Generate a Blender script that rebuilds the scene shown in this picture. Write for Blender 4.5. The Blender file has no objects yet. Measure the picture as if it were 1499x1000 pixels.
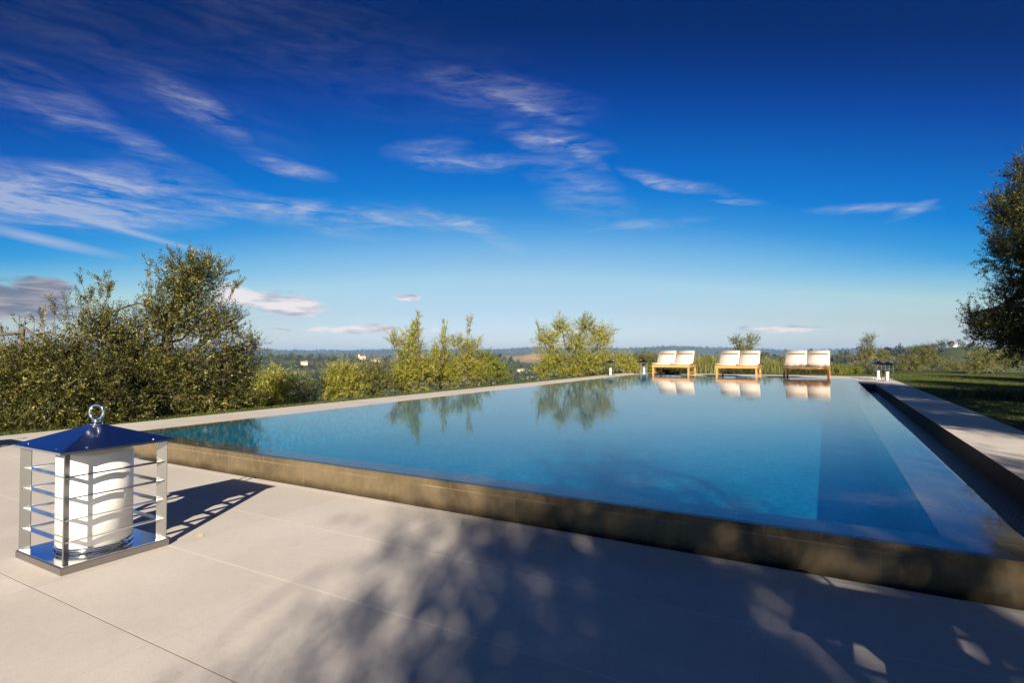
import bpy, bmesh, math, random
import numpy as np
from mathutils import Vector, Matrix

C = bpy.context.scene.collection
sc = bpy.context.scene
R = math.radians

# ------------------------------------------------------------------ camera
F, CX, CY, CAMH = 815.0, 749.5, 500.0, 1.21          # focal length and centre in photo pixels
TILT, YAW = R(1.16), R(29.46)
cam = bpy.data.objects.new('camera', bpy.data.cameras.new('camera')); C.objects.link(cam)
cam.location = (0, 0, CAMH); cam.rotation_euler = (R(90) + TILT, 0, YAW)
cam.data.sensor_width = 36; cam.data.lens = F / 1499 * 36
cam.data.clip_start = .05; cam.data.clip_end = 60000
sc.camera = cam
FW = (-math.sin(YAW), math.cos(YAW)); RT = (math.cos(YAW), math.sin(YAW))

# ------------------------------------------------------------------ sky, sun, exposure
SUN_EL = R(23.5)
TRAVEL = Vector((-.497 * math.cos(SUN_EL), .868 * math.cos(SUN_EL), -math.sin(SUN_EL)))
sun = bpy.data.objects.new('sun', bpy.data.lights.new('sun', 'SUN')); C.objects.link(sun)
sun.data.energy = 5.0; sun.data.angle = R(.53); sun.data.color = (1, .88, .72)
sun.rotation_euler = TRAVEL.to_track_quat('-Z', 'Y').to_euler()
sc.view_settings.view_transform = 'Standard'; sc.view_settings.look = 'None'
sc.view_settings.exposure = 1.2; sc.view_settings.gamma = 1

def build_world():
    w = bpy.data.worlds.new('World'); sc.world = w; w.use_nodes = True
    nt = w.node_tree; L = nt.links; N = nt.nodes
    bg = N['Background']; bg.inputs[1].default_value = .1
    def val(x, s):
        if isinstance(x, (int, float)): s.default_value = x
        else: L.new(x, s)
    def M(op, a, b=None, c=None, clamp=False):
        n = N.new('ShaderNodeMath'); n.operation = op; n.use_clamp = clamp
        val(a, n.inputs[0])
        if b is not None: val(b, n.inputs[1])
        if c is not None: val(c, n.inputs[2])
        return n.outputs[0]
    def mixc(f, a, b, mode='MIX'):
        n = N.new('ShaderNodeMix'); n.data_type = 'RGBA'; n.blend_type = mode
        val(f, n.inputs['Factor'])
        for x, s in ((a, n.inputs['A']), (b, n.inputs['B'])):
            if isinstance(x, tuple): s.default_value = (*x, 1)
            else: L.new(x, s)
        return n.outputs['Result']
    sky = N.new('ShaderNodeTexSky'); sky.sky_type = 'NISHITA'; sky.sun_disc = False
    sky.sun_elevation = SUN_EL; sky.sun_rotation = R(150.2); sky.altitude = 300
    sky.air_density = 1; sky.dust_density = .6; sky.ozone_density = 2
    tc = N.new('ShaderNodeTexCoord')
    rot = N.new('ShaderNodeVectorRotate'); rot.rotation_type = 'Z_AXIS'; rot.inputs['Angle'].default_value = -YAW
    L.new(tc.outputs['Generated'], rot.inputs['Vector'])
    sx = N.new('ShaderNodeSeparateXYZ'); L.new(rot.outputs[0], sx.inputs[0])
    az = M('ARCTAN2', sx.outputs[0], sx.outputs[1]); el = M('ARCSINE', sx.outputs[2])
    # a deep late-afternoon blue: the clear sky seen through a polarising filter, by elevation
    lin = lambda v: ((v / 255 + .055) / 1.055) ** 2.4 if v > 10 else v / 255 / 12.92
    ny = [6, 99, 199, 298, 398, 468, 509]
    nv = [(92, 119, 155), (101, 130, 168), (115, 147, 186), (136, 171, 208), (173, 208, 233), (217, 239, 231), (222, 220, 189)]
    ty = [0, 60, 110, 160, 210, 260, 305, 350, 400, 450, 500]
    tv = [(0, 40, 104), (0, 50, 126), (0, 63, 152), (0, 82, 174), (0, 100, 192), (6, 119, 207), (52, 143, 215),
          (112, 178, 226), (162, 205, 232), (187, 214, 231), (200, 214, 222)]
    ramp = N.new('ShaderNodeValToRGB'); els = ramp.color_ramp.elements
    EMAX = 1.3
    stops = []
    for y, t in zip(ty, tv):
        e = math.atan((516.5 - y) / math.hypot(F, 290))
        nl = [np.interp(y, ny, [lin(v[k]) for v in nv]) for k in range(3)]
        stops.append((e / EMAX, tuple(lin(t[k]) / (nl[k] * 2.297) for k in range(3))))
    stops.append((.75 / EMAX, tuple(v * 1.1 for v in stops[0][1]))); stops.append((1.15 / EMAX, (.15, .135, .125)))
    stops.sort()
    while len(els) < len(stops): els.new(.5)
    for s, (p, c) in zip(els, stops): s.position = p; s.color = (*c, 1)
    a2 = M('MINIMUM', M('POWER', M('DIVIDE', M('ABSOLUTE', az), .67), 2.0), 1.6)
    lift = M('MULTIPLY', M('MULTIPLY', a2, .10), M('DIVIDE', el, .13, clamp=True))
    L.new(M('DIVIDE', M('ADD', el, lift), EMAX), ramp.inputs[0])
    col = mixc(1.0, sky.outputs[0], ramp.outputs[0], 'MULTIPLY')
    # clouds: azimuth/elevation masks times wispy noise
    cv = N.new('ShaderNodeCombineXYZ'); L.new(az, cv.inputs[0]); L.new(el, cv.inputs[1])
    def noise(scale, detail, rough, sxyz=(1, 1, 1), rz=0, dist=0.0, src=None):
        mp = N.new('ShaderNodeMapping'); mp.inputs['Scale'].default_value = sxyz; mp.inputs['Rotation'].default_value = (0, 0, rz)
        L.new(src or cv.outputs[0], mp.inputs[0])
        n = N.new('ShaderNodeTexNoise'); n.inputs['Scale'].default_value = scale; n.inputs['Detail'].default_value = detail
        n.inputs['Roughness'].default_value = rough; n.inputs['Distortion'].default_value = dist
        L.new(mp.outputs[0], n.inputs['Vector']); return n
    wn = noise(5, 4, .55, (1, 2.2, 1))
    wsub = N.new('ShaderNodeVectorMath'); wsub.operation = 'SUBTRACT'; L.new(wn.outputs['Color'], wsub.inputs[0]); wsub.inputs[1].default_value = (.5, .5, .5)
    wsc = N.new('ShaderNodeVectorMath'); wsc.operation = 'MULTIPLY'; L.new(wsub.outputs[0], wsc.inputs[0]); wsc.inputs[1].default_value = (.10, .035, 0)
    wad = N.new('ShaderNodeVectorMath'); wad.operation = 'ADD'; L.new(cv.outputs[0], wad.inputs[0]); L.new(wsc.outputs[0], wad.inputs[1])
    wv = wad.outputs[0]
    def streak(src, px, py, hl, hw, ang, s):
        a = math.atan((px - CX) / F); e = math.atan((516.5 - py) / math.hypot(F, px - CX))
        k = 1 / math.hypot(F, (px - CX) * .8)
        mp = N.new('ShaderNodeMapping'); mp.vector_type = 'TEXTURE'
        mp.inputs['Location'].default_value = (a, e, 0); mp.inputs['Rotation'].default_value = (0, 0, R(ang))
        mp.inputs['Scale'].default_value = (hl * k, hw * k, 1); L.new(src, mp.inputs[0])
        g = N.new('ShaderNodeTexGradient'); g.gradient_type = 'SPHERICAL'; L.new(mp.outputs[0], g.inputs[0])
        return g.outputs['Fac'], s
    def total(src, items):
        t = 0.0
        for it in items:
            g, s = streak(src, *it); t = M('MULTIPLY_ADD', g, s, t)
        return t
    cirrus = [(70, 286, 240, 46, 2, 1.5), (160, 262, 120, 26, 6, .6), (40, 308, 200, 20, 4, .5), (400, 306, 190, 26, -7, .7), (560, 316, 190, 20, -3, .95), (685, 334, 100, 14, -22, .8), (50, 145, 150, 42, -22, .26), (135, 165, 110, 22, -26, .28),
              (170, 204, 150, 18, -13, .42), (285, 155, 80, 24, -24, .62), (200, 105, 300, 60, -16, .09), (415, 236, 85, 13, -9, .8),
              (740, 138, 160, 36, -8, .36), (785, 158, 80, 12, -16, .45), (805, 205, 100, 20, -9, .75), (838, 222, 60, 10, -28, .5), (690, 238, 130, 13, 0, .8),
              (625, 218, 75, 22, 6, .45), (850, 275, 110, 44, -30, .42), (985, 262, 90, 11, -15, 1.1), (1080, 290, 42, 9, -14, 1.0),
              (1270, 309, 100, 9, -6, 1.0), (1340, 312, 40, 9, 18, .9), (945, 326, 100, 9, 3, .65), (430, 50, 500, 90, -8, .07),
              (1060, 462, 210, 22, 0, .4), (1310, 466, 220, 20, 0, .3), (700, 395, 300, 40, 0, .06)]
    trails = [(172, 334, 160, 6, -12, .8), (55, 349, 110, 10, -9, .95), (170, 330, 60, 14, -10, .2)]
    wisp = noise(1, 10, .62, (9, 46, 1), R(11), .6)
    wf = M('MULTIPLY_ADD', wisp.outputs['Fac'], 4.2, -1.55, clamp=False)
    fine = noise(1, 8, .6, (26, 150, 1), R(14), .4)
    wf = M('MULTIPLY', M('MAXIMUM', wf, .0), M('MULTIPLY_ADD', fine.outputs['Fac'], 2.6, -.35))
    ci = M('MULTIPLY', total(wv, cirrus), wf)
    ci = M('ADD', ci, total(cv.outputs[0], trails))
    ci = M('MULTIPLY', M('MINIMUM', ci, 1.0), .52)
    col = mixc(ci, col, (2.8, 2.85, 3.1))
    cn = noise(1, 7, .6, (18, 50, 1), 0, .3); sn = noise(1, 5, .5, (14, 80, 1), 0, .2)
    def cumulus(items, dark, light, amt, bias, col):
        tt = total(cv.outputs[0], items)
        cm = M('ADD', tt, M('MULTIPLY', M('MULTIPLY_ADD', cn.outputs['Fac'], 1.7, -1.1), M('MULTIPLY', tt, 4.0, clamp=True)))
        mr = N.new('ShaderNodeMapRange'); mr.interpolation_type = 'SMOOTHSTEP'; L.new(cm, mr.inputs[0])
        mr.inputs[1].default_value = .02; mr.inputs[2].default_value = .42; mr.inputs[3].default_value = 0; mr.inputs[4].default_value = amt
        sf = M('MULTIPLY_ADD', sn.outputs['Fac'], 5, bias, clamp=True)
        return mixc(mr.outputs[0], col, mixc(sf, dark, light))
    col = cumulus([(15, 440, 120, 40, -4, 1.1), (65, 412, 45, 15, 0, .6)], (.62, .64, .98), (2.2, 1.8, 1.85), .85, -2.2, col)
    col = cumulus([(385, 440, 110, 26, -6, 1.05), (440, 455, 60, 14, 0, .5), (540, 481, 90, 11, 0, 1.05), (597, 436, 36, 8, 0, 1.0), (660, 483, 80, 7, 0, .5),
                   (430, 483, 110, 8, 0, .5), (1130, 482, 110, 8, 1, .85), (965, 427, 16, 6, 0, .6), (820, 487, 60, 5, 0, .5)], (1.6, 1.6, 2.1), (4.3, 3.7, 3.6), .75, -1.8, col)
    L.new(col, bg.inputs[0])
build_world()

sc.cycles.max_bounces = 10; sc.cycles.transparent_max_bounces = 16
sc.cycles.caustics_reflective = True; sc.cycles.caustics_refractive = False
sc.cycles.use_denoising = True
sc.cycles.volume_bounces = 1

# ------------------------------------------------------------------ helpers
rng = np.random.default_rng(7)
def at(px, Z, z=0.0):
    """ground position at photo column px and depth Z in front of the camera"""
    X = (px - CX) / F * Z
    return Vector((X * RT[0] + Z * FW[0], X * RT[1] + Z * FW[1], z))
def hgt(py, Z): return CAMH + (516.5 - py) / F * Z

def tag(o, label=None, cat=None, group=None, kind=None):
    if label: o['label'] = label
    if cat: o['category'] = cat
    if group: o['group'] = group
    if kind: o['kind'] = kind
    return o
def empty(name, loc, rz=0):
    o = bpy.data.objects.new(name, None); C.objects.link(o); o.location = loc; o.rotation_euler = (0, 0, rz)
    o.empty_display_size = .2
    return o
def link_bm(name, bm, mat, parent=None, smooth=False):
    me = bpy.data.meshes.new(name); bm.to_mesh(me); bm.free()
    if smooth:
        for p in me.polygons: p.use_smooth = True
    o = bpy.data.objects.new(name, me); C.objects.link(o)
    if mat: me.materials.append(mat)
    if parent: o.parent = parent
    return o
def mesh_np(name, verts, faces4, mat, parent=None, tri=False, colors=None, smooth=False, cname='tint'):
    me = bpy.data.meshes.new(name)
    k = 3 if tri else 4
    v = np.asarray(verts, np.float32).reshape(-1, 3); f = np.asarray(faces4, np.int32).reshape(-1, k)
    me.vertices.add(len(v)); me.vertices.foreach_set('co', v.ravel())
    me.loops.add(len(f) * k); me.loops.foreach_set('vertex_index', f.ravel())
    me.polygons.add(len(f)); me.polygons.foreach_set('loop_start', np.arange(0, len(f) * k, k, dtype=np.int32))
    if smooth: me.polygons.foreach_set('use_smooth', np.ones(len(f), bool))
    me.update(calc_edges=True)
    if colors is not None:
        a = me.attributes.new(cname, 'FLOAT', 'POINT'); a.data.foreach_set('value', np.asarray(colors, np.float32).ravel())
    if mat: me.materials.append(mat)
    o = bpy.data.objects.new(name, me); C.objects.link(o)
    if parent: o.parent = parent
    return o
def box(bm, x0, x1, y0, y1, z0, z1, bevel=0.0, mat=None):
    r = bmesh.ops.create_cube(bm, size=1)
    vs = r['verts']
    for v in vs: v.co = Vector(((x0 + x1) / 2 + v.co.x * (x1 - x0), (y0 + y1) / 2 + v.co.y * (y1 - y0), (z0 + z1) / 2 + v.co.z * (z1 - z0)))
    if mat: bmesh.ops.transform(bm, matrix=mat, verts=vs)
    if bevel:
        es = list({e for v in vs for e in v.link_edges})
        bmesh.ops.bevel(bm, geom=es, offset=bevel, segments=2, affect='EDGES', clamp_overlap=True)
def cyl(bm, r, z0, z1, seg=32, r2=None, caps=True, at_=(0, 0)):
    m = Matrix.Translation((at_[0], at_[1], (z0 + z1) / 2))
    bmesh.ops.create_cone(bm, cap_ends=caps, segments=seg, radius1=r, radius2=r if r2 is None else r2, depth=z1 - z0, matrix=m)
def tube_np(path, radii, seg=7):
    P = np.asarray(path, float); n = len(P); T = np.gradient(P, axis=0)
    T /= np.linalg.norm(T, axis=1)[:, None] + 1e-9
    ref = np.array([.31, .95, .08]); V = []
    for i in range(n):
        a = np.cross(T[i], ref); a /= np.linalg.norm(a) + 1e-9; b = np.cross(T[i], a)
        for k in range(seg):
            t = 2 * math.pi * k / seg
            V.append(P[i] + radii[i] * (math.cos(t) * a + math.sin(t) * b))
    Fc = [[i * seg + k, i * seg + (k + 1) % seg, (i + 1) * seg + (k + 1) % seg, (i + 1) * seg + k] for i in range(n - 1) for k in range(seg)]
    return np.array(V), np.array(Fc)

# ------------------------------------------------------------------ materials
class Mat:
    def __init__(s, name, color=(.5, .5, .5), rough=.5, metal=0.0, spec=.5):
        s.m = bpy.data.materials.new(name); s.m.use_nodes = True; s.nt = s.m.node_tree; s.N = s.nt.nodes; s.L = s.nt.links
        s.b = s.N['Principled BSDF']; s.b.inputs['Base Color'].default_value = (*color, 1)
        s.b.inputs['Roughness'].default_value = rough; s.b.inputs['Metallic'].default_value = metal
        s.b.inputs['Specular IOR Level'].default_value = spec
        s.out = s.N['Material Output']
    def coord(s, kind='Object'):
        return s.N.new('ShaderNodeTexCoord').outputs[kind]
    def noise(s, scale, detail=4, rough=.55, vec=None, sc3=None, dist=0):
        n = s.N.new('ShaderNodeTexNoise'); n.inputs['Scale'].default_value = scale; n.inputs['Detail'].default_value = detail
        n.inputs['Roughness'].default_value = rough; n.inputs['Distortion'].default_value = dist
        v = vec if vec is not None else s.coord()
        if sc3:
            mp = s.N.new('ShaderNodeMapping'); mp.inputs['Scale'].default_value = sc3; s.L.new(v, mp.inputs[0]); v = mp.outputs[0]
        s.L.new(v, n.inputs['Vector']); return n.outputs['Fac']
    def ramp(s, fac, stops):
        r = s.N.new('ShaderNodeValToRGB'); e = r.color_ramp.elements
        while len(e) < len(stops): e.new(.5)
        for el, (p, c) in zip(e, stops): el.position = p; el.color = (*c, 1)
        s.L.new(fac, r.inputs[0]); return r.outputs[0]
    def math(s, op, a, b=None, c=None, clamp=False):
        n = s.N.new('ShaderNodeMath'); n.operation = op; n.use_clamp = clamp
        for x, i in ((a, 0), (b, 1), (c, 2)):
            if x is None: continue
            if isinstance(x, (int, float)): n.inputs[i].default_value = x
            else: s.L.new(x, n.inputs[i])
        return n.outputs[0]
    def mix(s, f, a, b, mode='MIX'):
        n = s.N.new('ShaderNodeMix'); n.data_type = 'RGBA'; n.blend_type = mode
        if isinstance(f, (int, float)): n.inputs['Factor'].default_value = f
        else: s.L.new(f, n.inputs['Factor'])
        for x, k in ((a, 'A'), (b, 'B')):
            if isinstance(x, tuple): n.inputs[k].default_value = (*x, 1)
            else: s.L.new(x, n.inputs[k])
        return n.outputs['Result']
    def base(s, c): s.L.new(c, s.b.inputs['Base Color']); return s
    def rough(s, r): s.L.new(r, s.b.inputs['Roughness']); return s
    def bump(s, h, strength=.3, dist=.01):
        n = s.N.new('ShaderNodeBump'); n.inputs['Strength'].default_value = strength; n.inputs['Distance'].default_value = dist
        s.L.new(h, n.inputs['Height']); s.L.new(n.outputs[0], s.b.inputs['Normal']); return n
    def attr(s, name):
        n = s.N.new('ShaderNodeAttribute'); n.attribute_name = name; return n.outputs['Fac']

def leaf_mat(name, stops, trans=.28, under=None, rough=.45):
    m = Mat(name, rough=rough, spec=.3)
    c = m.ramp(m.attr('tint'), stops)
    if under:
        g = m.N.new('ShaderNodeNewGeometry'); c = m.mix(m.math('MULTIPLY', g.outputs['Backfacing'], .55), c, under)
    m.base(c)
    t = m.N.new('ShaderNodeBsdfTranslucent'); m.L.new(m.mix(1.0, c, (1.5, 1.6, .7), 'MULTIPLY'), t.inputs[0])
    mx = m.N.new('ShaderNodeMixShader'); mx.inputs[0].default_value = trans
    m.L.new(m.b.outputs[0], mx.inputs[1]); m.L.new(t.outputs[0], mx.inputs[2]); m.L.new(mx.outputs[0], m.out.inputs[0])
    return m.m
LEAF_OLIVE = leaf_mat('olive_leaf', [(0, (.012, .014, .003)), (.45, (.042, .046, .009)), (.75, (.125, .118, .022)), (1, (.35, .31, .10))], .22, (.15, .145, .05), .42)
LEAF_BRIGHT = leaf_mat('young_olive_leaf', [(0, (.10, .11, .012)), (.5, (.31, .30, .035)), (.85, (.48, .43, .07)), (1, (.58, .50, .13))], .42, (.28, .27, .14))
LEAF_MID = leaf_mat('grey_olive_leaf', [(0, (.05, .056, .014)), (.5, (.13, .13, .032)), (.85, (.25, .23, .06)), (1, (.34, .30, .11))], .3, (.22, .22, .13))
LEAF_LIME = leaf_mat('lime_shrub_leaf', [(0, (.07, .10, .01)), (.5, (.17, .20, .02)), (1, (.30, .30, .05))], .35)
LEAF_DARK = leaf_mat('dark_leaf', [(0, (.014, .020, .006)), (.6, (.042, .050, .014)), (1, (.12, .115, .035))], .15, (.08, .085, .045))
LEAF_WOOD = leaf_mat('woodland_leaf', [(0, (.018, .026, .009)), (.4, (.036, .048, .014)), (.75, (.085, .095, .024)), (1, (.18, .17, .05))], .15)
GRASS = leaf_mat('grass_blade', [(0, (.026, .042, .008)), (.6, (.07, .095, .015)), (1, (.17, .17, .04))], .3)
TUFT = leaf_mat('tall_grass_blade', [(0, (.08, .10, .03)), (.6, (.2, .21, .06)), (1, (.38, .34, .16))], .3)
def bark():
    m = Mat('bark', rough=.9); n = m.noise(14, 6, .6, sc3=(1, 1, .25))
    m.base(m.ramp(n, [(.3, (.03, .024, .016)), (.7, (.12, .095, .065))])); m.bump(n, .6, .02); return m.m
BARK = bark()

# ------------------------------------------------------------------ terrain
DX0, DX1, DY0, DY1 = -10.45, 2.62, -7.0, 33.6           # the terrace of slabs, cut out of the ground
def px_of(x, y):
    X = x * RT[0] + y * RT[1]; Z = x * FW[0] + y * FW[1]
    return X, Z
HILLS = [  # photo column, depth, height, half-width across, half-width in depth
    (1392, 640, 57.0, 50, 90), (1330, 690, 51, 80, 110), (1500, 680, 48, 140, 110), (1262, 760, 51, 70, 110), (1180, 850, 47, 90, 110), (1110, 880, 45, 60, 120),
    (430, 1250, 36, 330, 240), (700, 1450, 41, 150, 240), (790, 1500, 41, 120, 160), (560, 1380, 37, 130, 180), (250, 1200, 36, 250, 200),
    (900, 1550, 40, 130, 160), (1010, 1700, 39, 130, 160)]
def terrain(x, y):
    x = np.asarray(x, float); y = np.asarray(y, float)
    X = x * RT[0] + y * RT[1]; Z = x * FW[0] + y * FW[1]
    dx = np.maximum(np.maximum(DX0 - x, x - DX1), 0); dy = np.maximum(np.maximum(DY0 - y, y - DY1), 0)
    flat = np.where(x > DX1, 16.0, .55); flat = np.where(y > DY1, np.maximum(flat, 3.0), flat)
    d = np.maximum(np.hypot(dx, dy) - flat, 0)
    right = np.clip((X - .55 * np.maximum(Z, 0)) / 60, 0, 1)
    h = -.03 - 41.0 * (1 - np.exp(-(d / 120.0) ** 1.15)) - 3 * np.clip(d / 20, 0, 1)
    r = np.hypot(x, y)
    hm = np.zeros_like(h)
    for px, zc, hh, sx, sz in HILLS:
        xc = (px - CX) / F * zc
        hm = np.maximum(hm, hh * np.exp(-((X - xc) / sx) ** 2 - ((Z - zc) / sz) ** 2))
    h = h + hm
    ang = np.arctan2(X, np.maximum(Z, 1e-3))
    far = np.clip((r - 4200) / 2000, 0, 1); far = far * far * (3 - 2 * far)
    prof = 88 + 22 * np.sin(ang * 9 + 1.0) + 12 * np.sin(ang * 23 + .4) + 7 * np.sin(ang * 51) + 60 * np.exp(-((ang - .30) / .12) ** 2) + 10 * np.exp(-((ang + .42) / .09) ** 2)
    und = 5.0 * np.sin(x / 211 + 1.1) * np.sin(y / 263 + .4) + 2.0 * np.sin(x / 67 + y / 81)
    h = h + far * (72 + (prof - 78) * .55) + und * np.clip((r - 250) / 500, 0, 1)
    # plateau: nothing nearer than the hills may stand above the lawn
    return h
def axis(lo, hi, fine, extra):
    a = [lo]
    while a[-1] < hi: a.append(a[-1] + fine)
    s = fine; up = a[-1]; dn = lo; U = []; D = []
    while up < 17000: s *= 1.055; up += s; U.append(up)
    s = fine
    while dn > -17000: s *= 1.055; dn -= s; D.append(dn)
    v = np.array(sorted(D + a + U)); 
    for e in extra:
        v = v[np.abs(v - e) > fine * .3]
    return np.sort(np.concatenate([v, extra]))
def field_mask(x, y):
    X = x * RT[0] + y * RT[1]; Z = x * FW[0] + y * FW[1]
    m = np.zeros_like(X)
    for px, zc, sx, sz in FIELDS:
        xc = (px - CX) / F * zc
        m = np.maximum(m, np.clip(1.6 - ((X - xc) / sx) ** 2 - ((Z - zc) / sz) ** 2, 0, 1))
    return m
FIELDS = [(405, 460, 16, 60), (470, 1300, 55, 60), (545, 1330, 28, 70), (450, 980, 12, 30), (770, 1450, 70, 90), (700, 1500, 40, 80), (735, 1050, 16, 40),
          (1262, 742, 13, 16), (1290, 700, 13, 14), (1240, 800, 16, 22), (1398, 612, 12, 12), (1375, 575, 13, 9), (500, 1120, 14, 40), (590, 1300, 30, 50), (640, 2400, 300, 200), (380, 2600, 500, 200)]
xs = axis(-16, 16, .8, np.array([DX0, DX1])); ys = axis(-12, 40, .8, np.array([DY0, DY1]))
GX, GY = np.meshgrid(xs, ys); GZ = terrain(GX, GY)
ii = np.arange(len(ys) * len(xs)).reshape(len(ys), len(xs))
quads = np.stack([ii[:-1, :-1], ii[:-1, 1:], ii[1:, 1:], ii[1:, :-1]], -1)
mx_ = (xs[:-1] + xs[1:]) / 2; my_ = (ys[:-1] + ys[1:]) / 2
inside = ((my_[:, None] > DY0) & (my_[:, None] < DY1) & (mx_[None] > DX0) & (mx_[None] < DX1))
m = Mat('hillside', rough=.95, spec=.2)
n1 = m.noise(.012, 8, .6); n2 = m.noise(.6, 6, .6)
green = m.ramp(n1, [(.35, (.028, .042, .012)), (.55, (.055, .066, .019)), (.7, (.13, .12, .045))])
green = m.mix(m.math('MULTIPLY', n2, .6), green, (.04, .06, .012))
fld = m.ramp(m.noise(.05, 5, .6), [(.3, (.27, .17, .09)), (.7, (.42, .31, .17))])
m.base(m.mix(m.attr('field'), green, fld)); m.bump(n2, .5, .1)
g = mesh_np('ground', np.stack([GX, GY, GZ], -1), quads[~inside], m.m, colors=field_mask(GX, GY), smooth=True, cname='field')
tag(g, kind='structure')

# ------------------------------------------------------------------ pool and terrace
PX0, PX1, PY0, PY1, WZ = -7.68, .92, 3.57, 25.0, .21
GXR, GXL = 1.62, -8.30                                # outer edges of the overflow gutters
def slab_grid(name, xs, ys, solid, ztop, zbot, mat):
    bm = bmesh.new(); vt = {}
    def V(i, j, z):
        k = (i, j, z)
        if k not in vt: vt[k] = bm.verts.new((xs[i], ys[j], z))
        return vt[k]
    nx, ny = len(xs) - 1, len(ys) - 1
    S = lambda i, j: 0 <= i < nx and 0 <= j < ny and solid(i, j)
    for i in range(nx):
        for j in range(ny):
            if not S(i, j): continue
            bm.faces.new([V(i, j, ztop), V(i + 1, j, ztop), V(i + 1, j + 1, ztop), V(i, j + 1, ztop)])
            for (di, dj, a, b) in ((-1, 0, (i, j + 1), (i, j)), (1, 0, (i + 1, j), (i + 1, j + 1)), (0, -1, (i, j), (i + 1, j)), (0, 1, (i + 1, j + 1), (i, j + 1))):
                if not S(i + di, j + dj):
                    bm.faces.new([V(*a, zbot), V(*b, zbot), V(*b, ztop), V(*a, ztop)])
    return link_bm(name, bm, mat)
def deck_mat():
    m = Mat('porcelain_slabs', rough=.5, spec=.25)
    co = m.coord(); sp = m.N.new('ShaderNodeSeparateXYZ'); m.L.new(co, sp.inputs[0])
    jx = m.math('PINGPONG', m.math('ADD', sp.outputs[0], 1.34), 1.11 / 2); jy = m.math('PINGPONG', m.math('ADD', sp.outputs[1], -1.30), .70 / 2)
    cellx = m.math('FLOOR', m.math('DIVIDE', m.math('ADD', sp.outputs[0], 1.34), 1.11)); celly = m.math('FLOOR', m.math('DIVIDE', m.math('ADD', sp.outputs[1], -1.30), .70))
    cv = m.N.new('ShaderNodeCombineXYZ'); m.L.new(cellx, cv.inputs[0]); m.L.new(celly, cv.inputs[1])
    wn = m.N.new('ShaderNodeTexWhiteNoise'); wn.noise_dimensions = '2D'; m.L.new(cv.outputs[0], wn.inputs['Vector'])
    n1 = m.noise(1.3, 6, .6, co); n2 = m.noise(130, 3, .75, co); n3 = m.noise(24, 6, .65, co)
    c = m.ramp(n1, [(.25, (.475, .437, .395)), (.75, (.575, .538, .495))])
    c = m.mix(m.math('MULTIPLY', m.math('SUBTRACT', wn.outputs['Value'], .35, clamp=True), .45), c, (.40, .355, .31))
    c = m.mix(m.math('MULTIPLY', m.math('SUBTRACT', n2, .45, clamp=True), 1.5), c, (.24, .215, .19))
    c = m.mix(m.math('MULTIPLY', m.math('SUBTRACT', n3, .48, clamp=True), 1.1), c, (.36, .325, .29))
    c = m.mix(m.math('MULTIPLY', m.math('SUBTRACT', m.noise(3.2, 7, .68, co), .52, clamp=True), 1.0), c, (.33, .295, .255))
    c = m.mix(m.math('MULTIPLY', m.math('GREATER_THAN', m.noise(75, 2, .5, co), .735), .45), c, (.16, .13, .10))
    dy = m.math('LESS_THAN', jy, .0028); dx = m.math('LESS_THAN', jx, .0016)
    farr = m.math('GREATER_THAN', sp.outputs[1], 1.6)
    c = m.mix(m.math('MULTIPLY', dx, .3), c, (.17, .135, .105))
    c = m.mix(m.math('MULTIPLY', dy, .8), c, m.mix(farr, (.17, .135, .105), (.66, .61, .54)))  # farther joints paled: light caught on their chamfers, painted into the colour
    # a pale arris along the long joints
    arr = m.math('MULTIPLY', m.math('LESS_THAN', jy, .0062), m.math('GREATER_THAN', jy, .0028))
    c = m.mix(m.math('MULTIPLY', arr, .5), c, (.62, .56, .49))
    m.base(c)
    r = m.math('MULTIPLY_ADD', n3, .2, .5); m.rough(r)
    h = m.math('SUBTRACT', m.math('MULTIPLY', n2, .12), m.math('MULTIPLY', m.math('LESS_THAN', jy, .004), .6))
    m.bump(h, .35, .002)
    return m.m
DECK = deck_mat()
dxs = [DX0, GXL, GXR, DX1]; dys = [DY0, 3.47, PY1 + .62, DY1]
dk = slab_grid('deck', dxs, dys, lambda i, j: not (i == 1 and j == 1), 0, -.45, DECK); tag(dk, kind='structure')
m = Mat('shaded_wet_stone', (.03, .027, .022), .45); n = m.noise(12, 6, .6); m.base(m.ramp(n, [(.3, (.012, .011, .009)), (.7, (.05, .045, .036))])); m.bump(n, .4, .01)  # dark wet stone, darkened further to paint in shade on the vertical faces
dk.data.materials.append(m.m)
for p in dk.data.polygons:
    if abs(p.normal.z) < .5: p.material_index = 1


def gravel_mat(name, a, b, wet=.35):
    m = Mat(name, rough=wet); v = m.N.new('ShaderNodeTexVoronoi'); v.inputs['Scale'].default_value = 55; m.L.new(m.coord(), v.inputs['Vector'])
    wn = m.noise(90, 3, .6)
    m.base(m.mix(v.outputs['Distance'], m.ramp(wn, [(.3, a), (.7, b)]), (.02, .02, .02))); m.bump(m.math('SUBTRACT', 1, v.outputs['Distance']), .8, .012); return m.m
GRAV = gravel_mat('wet_pebbles', (.05, .045, .035), (.17, .15, .12))
bm = bmesh.new()
box(bm, PX1 - .02, GXR, 3.49, PY1 + .62, -.6, -.27); box(bm, GXL, PX0 + .02, 3.49, PY1 + .62, -.6, -.27)
box(bm, PX0 + .02, PX1 - .02, PY1 - .02, PY1 + .62, -.6, -.27); box(bm, PX0 + .02, PX1 - .02, 3.47, PY0 + .02, -.6, -.10)
gt = link_bm('gutter', bm, GRAV); tag(gt, kind='structure')

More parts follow.
